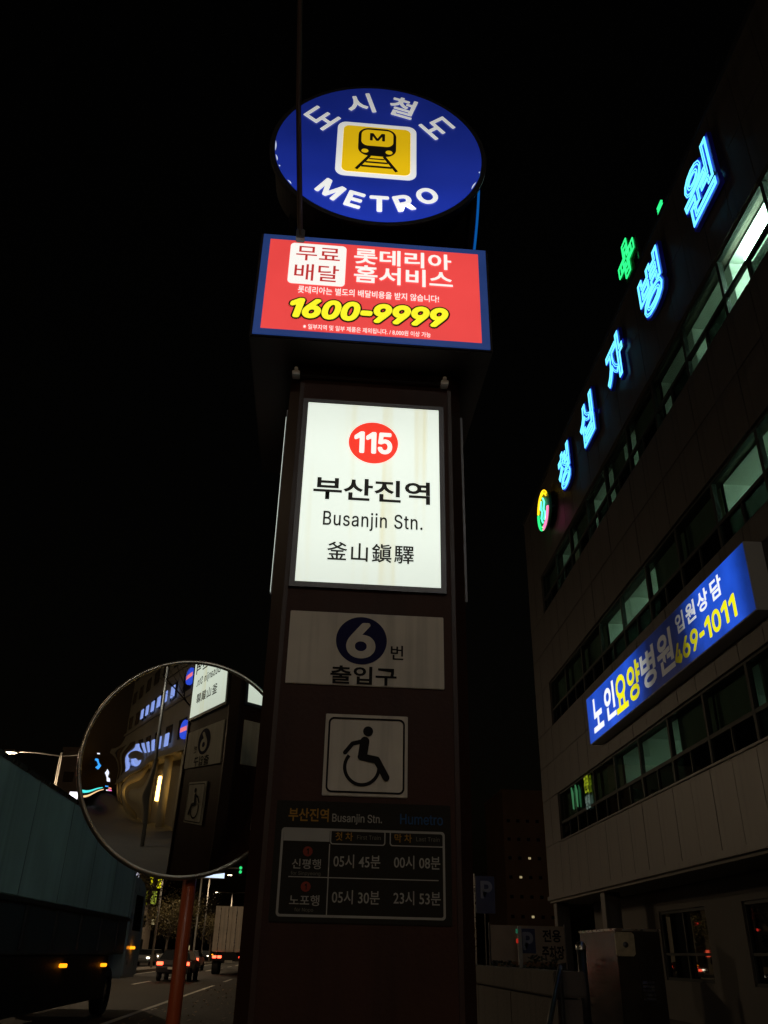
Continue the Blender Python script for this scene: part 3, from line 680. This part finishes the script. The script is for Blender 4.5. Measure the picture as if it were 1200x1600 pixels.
for i, (x, y, s_, lb) in enumerate(((4.35, 20.5, 1.0, 'dark rounded bush behind the low wall nearest the pylon'), (5.0, 19.5, 1.1, 'dark rounded bush between the low wall and the banner'))):
    t_ = thing('bush', lb, 'bush', (x, y, 0), 0, 'bushes behind the low wall')
    bb = MB()
    for k in range(900):
        a, c = random.uniform(0, 6.28), random.uniform(0, 1)
        r = (.35+.3*random.random())*s_*math.sqrt(max(0, 1-c*c*.85)); z = c*1.18*s_+.05; q = random.uniform(0, 6.28); d = .045
        x0, y0 = r*math.cos(a), r*math.sin(a)
        bb.quad((x0, y0, z), (x0+d*math.cos(q), y0+d*math.sin(q), z+d*.4), (x0+d*1.6*math.cos(q+.5), y0+d*1.6*math.sin(q+.5), z+.02), (x0+d*math.cos(q+1.2), y0+d*math.sin(q+1.2), z-d*.5))
    place('foliage', bb, mat('bush leaf', (.03, .04, .02), .6), t_); place('stem', MB().tube([(0, 0, 0), (0, 0, .8)], .04, 6, r1=.015), M_bark, t_)

# ================================================================== VEHICLES
def wheel(parent, x, y, z, r, w_, name='wheel'):
    Mw = Matrix.Translation((x, y, z)) @ Matrix.Rotation(R(90), 4, 'Y')
    o = place(name, MB().lathe([(r*.6, -w_/2), (r*.95, -w_/2), (r, -w_*.38), (r, w_*.38), (r*.95, w_/2), (r*.6, w_/2)], 28, Mw).mesh(smooth=False), M_rubber, parent)
    place('rim', MB().lathe([(r*.6, -w_*.3), (r*.3, -w_*.36), (.001, -w_*.36)], 20, Mw).lathe([(r*.6, w_*.3), (r*.3, w_*.36), (.001, w_*.36)], 20, Mw), M_steel, o)
    return o
AMB = glow('amber marker', (255, 150, 20), 2.2); REDL = glow('red tail lamp', (255, 85, 55), 5.0); HEADL = glow('white head lamp', (255, 240, 215), 6.0)
M_tbox = mat('grey blue truck panel', (.5, .58, .56), .45, 0, .3, .7, .05, 2, streak=.3)
tk = thing('box_truck', 'long dark grey box truck passing on the left with amber side lamps', 'truck', (-4.8, 11, -.15))
place('cargo_box', MB().box(-2.45, 0, 0, 14.3, 2.16, 4.08).mesh(bevel=.03), M_tbox, tk)
place('lower_side', MB().box(-2.42, -.04, 0.02, 14.25, 1.32, 2.14).mesh(bevel=.02), mat('dark side gate', (.04, .052, .06), .45, 0, .2, 1), tk)
place('roof_rail', MB().box(-.05, .025, 0.01, 14.29, 4.0, 4.085).mesh(bevel=.012), M_steel, tk)
place('side_rail', MB().box(-.03, .02, 0.01, 14.29, 2.1, 2.17).mesh(bevel=.01), M_darkst, tk)
for k in range(7): place('gate_hinge', MB().box(-.03, .012, 1.2+k*1.95, 1.3+k*1.95, 1.4, 2.08), M_darkst, tk)
for k in range(6): place('panel_seam', MB().box(-.01, .006, 2.0+k*2.4, 2.03+k*2.4, 2.2, 4.0), mat('grey seam', (.2, .24, .23), .5), tk)
place('chassis', MB().box(-1.7, -.7, .3, 16.5, .75, 1.3), M_black, tk)
place('side_guard', MB().box(-.12, -.06, 3.75, 12.6, .4, 1.3).mesh(bevel=.01), M_black, tk)
place('rear_skirt', MB().box(-.12, -.06, .2, 1.2, .4, 1.3).mesh(bevel=.01), M_black, tk)
place('cab', MB().prism([(14.6, .75), (16.7, .75), (16.85, 1.6), (16.55, 3.05), (15.9, 3.25), (14.6, 3.25)], -2.4, -.06, 'x').mesh(bevel=.06), mat('white cab paint', (.5, .52, .52), .3, 0, .1, 2, coat=.4), tk)
place('cab_window', MB().prism([(15.1, 1.9), (16.3, 1.9), (16.15, 2.8), (15.1, 2.8)], -.062, -.05, 'x'), M_glassd, tk)
for y, z in ((8.2, 1.13), (11.95, 1.10), (15.35, 1.48)): place('marker_lamp', MB().box(-.06, .03, y-.15, y+.15, z-.035, z+.035).mesh(bevel=.01), AMB, tk)
for x in (-.3, -2.1):
    for y in (1.9, 3.1, 13.4): wheel(tk, x, y, .52, .52, .3)
for y in (1.9, 3.1, 13.4): place('mudguard', MB().tube([(-.3, y+.62*math.cos(R(a)), .52+.62*math.sin(R(a))) for a in range(10, 171, 20)], .05, 6), M_black, tk)

def container_truck(x, y):
    t_ = thing('container_truck', 'container truck with pale ribbed rear doors and red tail lamps driving away', 'truck', (x, y, -.15))
    mc = mat('pale container paint', (.72, .62, .5), .55, 0, .2, 1, .03, 8, streak=.25)
    place('container', MB().box(-1.22, 1.22, .08, 12.2, 1.4, 4.3), mc, t_)
    for s_ in (-1, 1):
        d = place('door', MB().box(min(0, s_*1.2)+.01, max(0, s_*1.2)-.01, 0, .08, 1.45, 4.25).mesh(bevel=.015), mc, t_)
        for xx in (.3, .85): place('lock_rod', MB().tube([(s_*xx, -.04, 1.42), (s_*xx, -.04, 4.28)], .022, 6), M_steel, d)
        for z in (1.9, 2.35, 2.85, 3.35, 3.85): place('rib', MB().box(s_*.6-.53, s_*.6+.53, -.018, .0, z-.05, z+.05), mc, d)
    place('chassis', MB().box(-.5, .5, .1, 13.5, .8, 1.38).box(-1.2, 1.2, .05, .2, .85, 1.2), M_black, t_)
    place('roof_deflector', MB().box(-.6, .9, 12.6, 14.4, 1.0, 4.7).mesh(bevel=.1), mc, t_)
    for xx in (-1.0, -.65, .85): place('tail_lamp', MB().box(xx-.14, xx+.14, -.02, .05, 1.0, 1.16).mesh(bevel=.02), REDL, t_)
    place('corner_lamp', MB().box(-1.2, -1.1, -.02, .05, 1.18, 1.24), AMB, t_)
    place('number_plate', MB().box(-.26, .26, 0.0, .045, .72, .88), M_plate, t_)
    for xx in (-.95, .95):
        for yy in (1.0, 2.3): wheel(t_, xx, yy, .5, .5, .45)
    return t_
container_truck(-5.45, 66.5)
def car(name, label, x, y, rot, paint, group=None, front=False):
    t_ = thing(name, label, 'car', (x, y, -.15), rot, group)
    body = MB().prism([(-2.2,.35),(2.15,.35),(2.25,.6),(2.1,.88),(1.1,.98),(-1.6,1.02),(-2.2,.98),(-2.28,.7)], -.87, .87, 'x').mesh(bevel=.07)
    place('body', body, paint, t_)
    cab = MB(); lo, hi = [(-1.85, 1.0), (1.15, .97)], [(-1.3, 1.42), (.35, 1.44)]
    cab.v = [(-.82,lo[0][0],lo[0][1]),(.82,lo[0][0],lo[0][1]),(.82,lo[1][0],lo[1][1]),(-.82,lo[1][0],lo[1][1]),(-.62,hi[0][0],hi[0][1]),(.62,hi[0][0],hi[0][1]),(.62,hi[1][0],hi[1][1]),(-.62,hi[1][0],hi[1][1])]
    cab.f = [(0,1,5,4),(1,2,6,5),(2,3,7,6),(3,0,4,7)]; place('windows', cab, mat('car glass', (.02, .022, .025), .1), t_)
    place('roof', MB().box(-.63, .63, -1.32, .37, 1.42, 1.455).mesh(bevel=.02), paint, t_)
    for xx in (-.68, .68):
        place('tail_lamp', MB().box(xx-.16, xx+.16, -2.32, -2.22, .74, .9).mesh(bevel=.02), REDL, t_)
        place('head_lamp', MB().box(xx-.15, xx+.15, 2.14, 2.24, .66, .78).mesh(bevel=.02), HEADL, t_)
        for yy in (-1.35, 1.35): wheel(t_, xx*1.16, yy, .32, .32, .2)
    place('number_plate', MB().box(-.26, .26, -2.3, -2.26, .55, .66), M_plate, t_)
P1 = mat('silver car paint', (.3, .3, .3), .3, .6); P2 = mat('dark car paint', (.03, .03, .035), .25, .2, coat=.5); P3 = mat('white car paint', (.6, .6, .58), .3)
car('sedan_car', 'dark sedan with glowing red tail lamps behind the orange mirror pole', -6.9, 52, 0, P2)
car('sedan_car', 'silver car driving away left of the container truck', -9.4, 78, 0, P1)
car('sedan_car', 'distant white car ahead of the silver one', -6.6, 108, 0, P3)
car('sedan_car', 'oncoming car with white headlamps beyond the median, nearest', -16.2, 96, math.pi, P1)
car('sedan_car', 'oncoming car with white headlamps beyond the median, farther on', -19.4, 122, math.pi, P3)
car('sedan_car', 'oncoming car with white headlamps beyond the median, farthest', -16.0, 150, math.pi, P2)

# ================================================================== STREET LAMPS (median, two arms)
LAMPC = (1.0, .74, .46)
LG = glow('sodium lamp glass', (255, 236, 200), 14.0)
def lamp_mesh():
    pole = MB().tube([(0, 0, 0), (0, 0, 9.6)], .1, 12, r1=.055).mesh(smooth=True)
    return pole
pm = lamp_mesh(); pm.materials.append(mat('galvanised pole', (.32, .31, .29), .5, .4))
armm = {s_: MB().tube([(0, 0, 9.45), (s_*1.2, 0, 9.56), (s_*2.2, 0, 9.58)], .035, 8).mesh() for s_ in (-1, 1)}
headm = {s_: MB().prism([(s_*2.05, 9.52), (s_*2.2, 9.64), (s_*2.65, 9.63), (s_*2.8, 9.53)][::s_], -.14, .14, 'y').mesh(bevel=.02) for s_ in (-1, 1)}
glm = {s_: MB().box(s_*2.42-.24, s_*2.42+.24, -.11, .11, 9.485, 9.525).mesh(bevel=.015) for s_ in (-1, 1)}
names = {-63: 'street lamp far behind the camera on the median', -28: 'street lamp behind the camera on the median', 7: 'street lamp on the median beside the passing truck', 42: 'two armed street lamp showing above the roof of the box truck',
         77: 'street lamp hidden behind the round traffic mirror', 112: 'street lamp glowing above the container truck', 147: 'farthest street lamp right of the one above the container truck'}
for y in (-63, -28, 7, 42, 77, 112, 147):
    t_ = thing('street_lamp', names[y], 'street lamp', (-12.4, y, .02), 0, 'street lamps along the median')
    place('pole', pm, None, t_)
    for s_ in (-1, 1):
        place('arm', armm[s_], MATS['galvanised pole'], t_)
        h_ = place('lamp_head', headm[s_], MATS['galvanised pole'], t_); place('lamp_glass', glm[s_], LG, h_)
        if y in (-63,) or (s_ < 0 and y == 7): continue
        ld = bpy.data.lights.new('street_light', 'SPOT' if y > 50 else 'POINT'); ld.energy = {42: 1500, 7: 150, -28: 1000}.get(y, 1600); ld.color = LAMPC; ld.shadow_soft_size = .12
        if y > 50: ld.spot_size = R(176); ld.spot_blend = .3
        lo = bpy.data.objects.new('street_light', ld); C.objects.link(lo); lo.parent = h_; lo.location = (s_*2.42, 0, 9.45)

t_ = thing('street_lamp', 'single armed street lamp on the pavement behind the camera', 'street lamp', (3.6, -10, 0), 0, 'street lamps on the pavement')
place('pole', pm, None, t_); place('arm', armm[-1], None, t_); h_ = place('lamp_head', headm[-1], None, t_); place('lamp_glass', glm[-1], None, h_)
ld = bpy.data.lights.new('street_light', 'POINT'); ld.energy = 560; ld.color = (1.0, .94, .84); ld.shadow_soft_size = .12
lo = bpy.data.objects.new('street_light', ld); C.objects.link(lo); lo.parent = h_; lo.location = (-2.42, 0, 9.45)

# ================================================================== TREES
def tree_meshes(seed, H, bare=False):
    rnd = random.Random(seed); tb = MB(); lb = MB(); tips = []
    tb.tube([(0, 0, 0), (.05, .03, H*.25), (0, .06, H*.5)], .13, 9, r1=.08)
    for k in range(9):
        a = k*2.4+rnd.random(); z0 = H*(.28+.25*rnd.random()); L_ = H*(.28+.2*rnd.random())
        p0 = Vector((0, .04, z0)); d = Vector((math.cos(a), math.sin(a), .7+.9*rnd.random())).normalized()
        p1 = p0+d*L_*.5+Vector((0, 0, .1)); p2 = p0+d*L_+Vector((rnd.uniform(-.2, .2), rnd.uniform(-.2, .2), .3))
        tb.tube([p0, p1, p2], .05, 6, r1=.012); tips += [p1, p2]
        for j in range(5 if bare else 3):
            q = p1.lerp(p2, rnd.random()); e = q+Vector((rnd.uniform(-1, 1), rnd.uniform(-1, 1), rnd.uniform(.2, 1))).normalized()*H*.14
            tb.tube([q, e], .016, 4, r1=.005); tips.append(e)
            if bare:
                for i in range(3):
                    f_ = e+Vector((rnd.uniform(-1, 1), rnd.uniform(-1, 1), rnd.uniform(-.2, 1))).normalized()*H*.09
                    tb.tube([q.lerp(e, .4+.3*i), f_], .008, 3, r1=.003)
    if not bare:
        for t in tips:
            for j in range(70):
                c = t+Vector((rnd.gauss(0, .42), rnd.gauss(0, .42), rnd.gauss(0, .32))); s_ = rnd.uniform(.05, .1)
                n = Vector((rnd.uniform(-1, 1), rnd.uniform(-1, 1), rnd.uniform(-1, 1))).normalized(); u = n.orthogonal().normalized()*s_; v = n.cross(u)*.7
                lb.quad(c-u, c-v, c+u, c+v)
    return tb.mesh(), (lb.mesh() if not bare else None)
TR = [tree_meshes(s_, H) for s_, H in ((1, 6.6), (2, 7.0), (3, 6.0))]
for k, (y, dx_) in enumerate(((58, -.1), (66, .2), (84, 0), (92, -.2), (100, .1), (120, .15), (131, -.1), (140, .1))):
    tbm, lbm = TR[k % 3]
    t_ = thing('street_tree', ('nearest', 'second nearest', 'third nearest', 'fourth nearest', 'fifth nearest', 'third farthest', 'second farthest', 'farthest')[k]+' small leafy tree of the row on the road median', 'tree', (-12.4+dx_, y, .02), k*1.7, 'trees along the median')
    place('trunk', tbm, M_bark, t_); place('crown', lbm, M_leaf, t_)
bt = thing('bare_tree', 'bare street tree on the pavement right of the camera', 'tree', (3.6, -1.6, 0), .6)
place('trunk', tree_meshes(11, 8.2, True)[0], M_bark, bt)

# ================================================================== FAR BUILDINGS AND SIGNS
WINM = {}
def building(name, label, x0, x1, y0, y1, h, wallc, faces, fl=3.4, bayw=3.0, lit=(), wsize=(1.5, 1.5), rough=.8, z0=0):
    t_ = thing(name, label, 'building', (x0, y0, 0))
    m_ = mat(label+' wall', wallc, rough, 0, .25, .25, .1, 6)
    place('wall', MB().box(0, x1-x0, 0, y1-y0, z0, h), m_, t_)
    place('parapet', MB().box(-.15, x1-x0+.15, -.15, y1-y0+.15, h, h+.5), m_, t_)
    ww, wh = wsize; key = (ww, wh)
    if key not in WINM:
        f_ = MB().box(-ww/2-.07, ww/2+.07, -.07, .02, -.09, 0).box(-ww/2-.07, ww/2+.07, -.07, .02, wh, wh+.07).box(-ww/2-.07, -ww/2, -.07, .02, 0, wh).box(ww/2, ww/2+.07, -.07, .02, 0, wh).box(-.03, .03, -.05, .02, 0, wh).mesh('window'); f_.materials.append(M_frame)
        p_ = MB().box(-ww/2, ww/2, -.03, -.012, 0, wh).mesh('pane'); p_.materials.append(mat('far dark pane', (.012, .014, .016), .08))
        WINM[key] = (f_, p_)
    f_, p_ = WINM[key]; n = 0
    for fc in faces:
        Lw = (x1-x0) if fc in 'sn' else (y1-y0)
        nb = max(1, int(Lw//bayw)); step = Lw/nb
        for j in range(int((h-1.2)//fl)):
            for i in range(nb):
                a = (i+.5)*step; z = j*fl+1.1+(1.6 if j == 0 else 0)*0
                if z < z0 or z+wh > h-.3: continue
                loc, rz = {'s': ((a, -.001, z), 0), 'e': ((x1-x0+.001, a, z), math.pi/2), 'w': ((-.001, y1-y0-a, z), -math.pi/2)}[fc]
                wi = place('window', f_, None, t_, loc, (0, 0, rz)); pn = place('pane', p_, None, wi)
                if n in lit:
                    pn.material_slots[0].link = 'OBJECT'; pn.material_slots[0].material = glow('far lit pane', (225, 205, 150), .55)
                n += 1
    return t_
building('apartment_block', 'dim pale block with dark windows left of the mirror', -44, -27.5, 150, 165, 31.5, (.55, .46, .38), 's', 3.6, 2.9, ())
building('office_building', 'dark building carrying the yellow vertical signs under the mirror', -42, -25.8, 146.5, 149.4, 15, (.2, .17, .14), 'se', 3.4, 2.8, (3,))
building('shop_building', 'low shop building across the street hidden behind the passing truck', -38, -26.2, 28, 74, 11, (.25, .21, .17), 'es', 3.4, 3.6, (4, 9, 21))
building('shop_building', 'brown shop building across the street beyond the low one', -38, -26.4, 76, 118, 13, (.22, .18, .14), 'es', 3.4, 3.6, (2, 15, 16, 30))
building('apartment_tower', 'distant dark apartment tower with a few lit windows between pylon and hospital', 32.8, 43, 150, 166, 27, (.3, .2, .13), 's', 3.0, 1.7, (9, 25, 14, 32, 41, 6), (.42, .36))
building('street_end_block', 'dark low building closing the far end of the street', -60, 26, 300, 320, 14, (.05, .045, .04), 's', 3.6, 4.0, (5, 12, 30, 44), (1.6, 1.5))
def box_sign(name, label, x0, x1, y, z0, z1, m_, depth=.4, group=None, axis='y'):
    t_ = thing(name, label, 'sign', ((x0+x1)/2, y, 0), 0 if axis == 'y' else math.pi/2, group)
    hw = (x1-x0)/2
    place('casing', MB().box(-hw-.05, hw+.05, 0, depth, z0-.05, z1+.05).mesh(bevel=.015), M_darkst, t_)
    place('lit_face', MB().box(-hw, hw, -.02, .0, z0, z1), m_, t_)
    place('bracket', MB().box(-.05, .05, depth, depth+1.0, (z0+z1)/2-.05, (z0+z1)/2+.05), M_darkst, t_)
    return t_
YS = glow('yellow vertical sign', (235, 225, 20), 1.0, noise=.3, nscale=1.5)
def pxs(x0, x1, a0, a1): return x0, x1, a0, a1
box_sign('vertical_sign', 'narrow yellow vertical sign, upper left of the yellow group', -25.3, -24.85, 145, 9.9, 12.7, YS)
box_sign('vertical_sign', 'bright wide yellow vertical sign, upper right of the yellow group', -24.1, -23.35, 145, 9.8, 12.6, YS)
box_sign('vertical_sign', 'small dim yellow sign, lower left of the yellow group', -25.8, -25.15, 144.2, 7.4, 9.4, glow('dim yellow sign', (150, 150, 25), .7, noise=.6, nscale=2))
box_sign('vertical_sign', 'dim yellow green sign, lower right of the yellow group', -24.6, -23.8, 144.2, 7.5, 9.3, glow('dim green yellow sign', (165, 180, 60), .7, noise=.6, nscale=2))
box_sign('vertical_sign', 'slim white lit sign left of the yellow signs', -27.6, -27.1, 145, 10.9, 12.4, glow('cold white sign', (235, 235, 255), 1.1))
box_sign('square_sign', 'bright white square sign above the truck roof', -41.4, -40.0, 149.3, 22.6, 24.5, glow('bright white sign', (250, 245, 255), 2.2))
gs = thing('gantry_sign', 'long white blue lit board on a post under the mirror', 'sign', (-10.75, 90, .02))
place('post', MB().tube([(0, .3, 0), (0, .3, 7.9)], .12, 10, r1=.09), MATS['galvanised pole'], gs)
place('board', MB().box(-3.4, 2.25, 0, .25, 7.55, 8.12).mesh(bevel=.02), M_darkst, gs)
GW = glow('white blue board', (205, 228, 255), 1.2, noise=.2, nscale=.8)
place('lit_face', MB().prism([(-3.35, 7.62), (-2.1, 7.68), (-2.1, 7.95), (-3.35, 8.08)], -.02, 0, 'y'), GW, gs)
place('lit_face', MB().prism([(-1.3, 7.68), (2.2, 7.6), (2.2, 8.07), (1.0, 7.9), (-1.3, 7.76)], -.02, 0, 'y'), GW, gs)
tl = thing('traffic_signal', 'green traffic signal lamp right of the lit board', 'traffic light', (-7.05, 90.5, .02))
place('mast', MB().tube([(-4.9, 0, 0), (-4.9, 0, 8.3), (-4.4, 0, 8.55), (.2, 0, 8.6)], .08, 8), MATS['galvanised pole'], tl)
place('housing', MB().box(-.18, .18, -.12, .12, 7.9, 8.95).mesh(bevel=.03), M_black, tl)
for z, c_ in ((8.62, (40, 200, 110)), (8.25, (40, 220, 120))):
    place('green_lens', MB().lathe([(.15, 0), (.1, .04), (.001, .05)], 16, Matrix.Translation((0, -.12, z)) @ Matrix.Rotation(R(90), 4, 'X')), glow('green lens', c_, 1.3), tl)
# lit shop signs on the far side, seen in the windows' reflections
cols = [(255, 60, 50), (255, 235, 190), (90, 160, 255), (250, 250, 245), (255, 200, 60), (70, 220, 160), (240, 240, 255), (255, 90, 60)]
words = ['red', 'cream', 'blue', 'white', 'amber', 'mint', 'cold white', 'orange red']
rs_ = random.Random(5)
for k in range(36):
    kk = k; y = 31+k*10.2 if k < 8 else 64+(k-8)*2.25
    k %= 8; hw = 1.1 if kk < 8 else rs_.uniform(.22, .6); z = 4.2+(k % 3)*1.3 if kk < 8 else rs_.uniform(.9, 5.6)
    s_ = box_sign('shop_sign', words[k]+(' lit shop sign across the street behind the truck' if kk < 8 else ' small lit sign down the street glinting in the hospital ground floor windows'), -hw, hw, y, z, z+(1.0 if kk < 8 else rs_.uniform(.3, .9)), glow(words[k]+' shop sign', cols[k], 2.6, noise=.2), .2, 'shop signs across the street' if kk < 8 else words[k]+' signs down the street', 'x')
    s_.location.x = -25.75; s_.location.y = y
rl = thing('warning_lamp', 'tiny red lamp right of the parking sign', 'lamp', (11.6, 60, 0))
place('bulb', MB().lathe([(.001, 5.2), (.1, 5.28), (.1, 5.42), (.001, 5.5)], 12), glow('red bulb', (255, 60, 45), 2.0), rl); place('post', MB().tube([(0, 0, 0), (0, 0, 5.2)], .04, 6), M_darkst, rl)

# ================================================================== BUILDING BEHIND THE CAMERA (seen in the mirror)
rb_ = thing('portico_building', 'dark building with warm lit portico reflected in the left half of the mirror', 'building', (8.6, -28, 0), -math.pi/2)
place('wall', MB().box(-13, 13, 2.2, 14, 0, 22).box(-13, 13, 0, 2.2, 6.2, 22), mat('beige render', (.3, .26, .2), .8, 0, .2, .4), rb_)
place('ledge', MB().box(-13.2, 13.2, -.3, 0, 6.0, 6.5).box(-13.2, 13.2, -.2, 0, 10.6, 10.9), mat('beige render', (.3, .26, .2), .8), rb_)
for k in range(7):
    u = -12.2+k*4.05
    c_ = place('column', MB().tube([(u, .6, 0), (u, .6, 6.2)], .38, 20).mesh(smooth=True), mat('cream column', (.5, .43, .3), .6), rb_)
    if k in (1, 3, 5): place('wall_lamp', MB().box(u+1.8, u+2.15, 1.9, 2.18, 2.2, 4.8).mesh(bevel=.03), glow('warm wall lamp', (255, 205, 115), 9.0), rb_)
f_, p_ = WINM[(1.5, 1.5)]
for j in range(4):
    for i in range(8):
        wi = place('window', f_, None, rb_, (-11.3+i*3.2, -.001, 7.2+j*3.6+(.6 if j else 0))); place('pane', p_, None, wi)
pn = glow('blue white sign panel', (150, 175, 255), 1.0)
for row, z in ((0, 11.3), (1, 6.75)):
    for i in range(6):
        place('sign_panel', MB().box(-6+i*2.0, -5.1+i*2.0, -.42, -.32, z, z+1.15).mesh(bevel=.03), pn, rb_)
    e_ = place('oval_sign', MB().prism(ell(-9.6, z+.8, .75, .75, 32), -.5, -.3, 'y'), glow('oval blue', (45, 80, 230), 1.1), rb_)
    place('oval_band', MB().box(-10.25, -8.95, -.512, -.501, z+.62, z+.98), glow('oval pink', (255, 130, 140), 1.1), e_)
for i, (x, y, z, c_, nm) in enumerate((((9.5), -62, 4.5, (255, 150, 120), 'coral'), (9.5, -75, 6.5, (60, 160, 255), 'sky blue'), (8.8, -58, 2.8, (255, 120, 200), 'pink'), (9.6, -92, 3.6, (255, 205, 150), 'peach'), (7.8, -84, 5.6, (80, 230, 230), 'turquoise'), (9.7, -70, 2.6, (240, 240, 255), 'pale'), (9.0, -66, 9.5, (230, 230, 255), 'ice white'))):
    s_ = box_sign('shop_sign', nm+' lit sign down the street behind the camera, glinting in the mirror', -.9, .9, 0, z-.5, z+.5, glow(nm+' rear sign', c_, 1.6), .3, 'signs behind the camera')
    s_.location = (x, y, 0); s_.rotation_euler = (0, 0, math.pi)
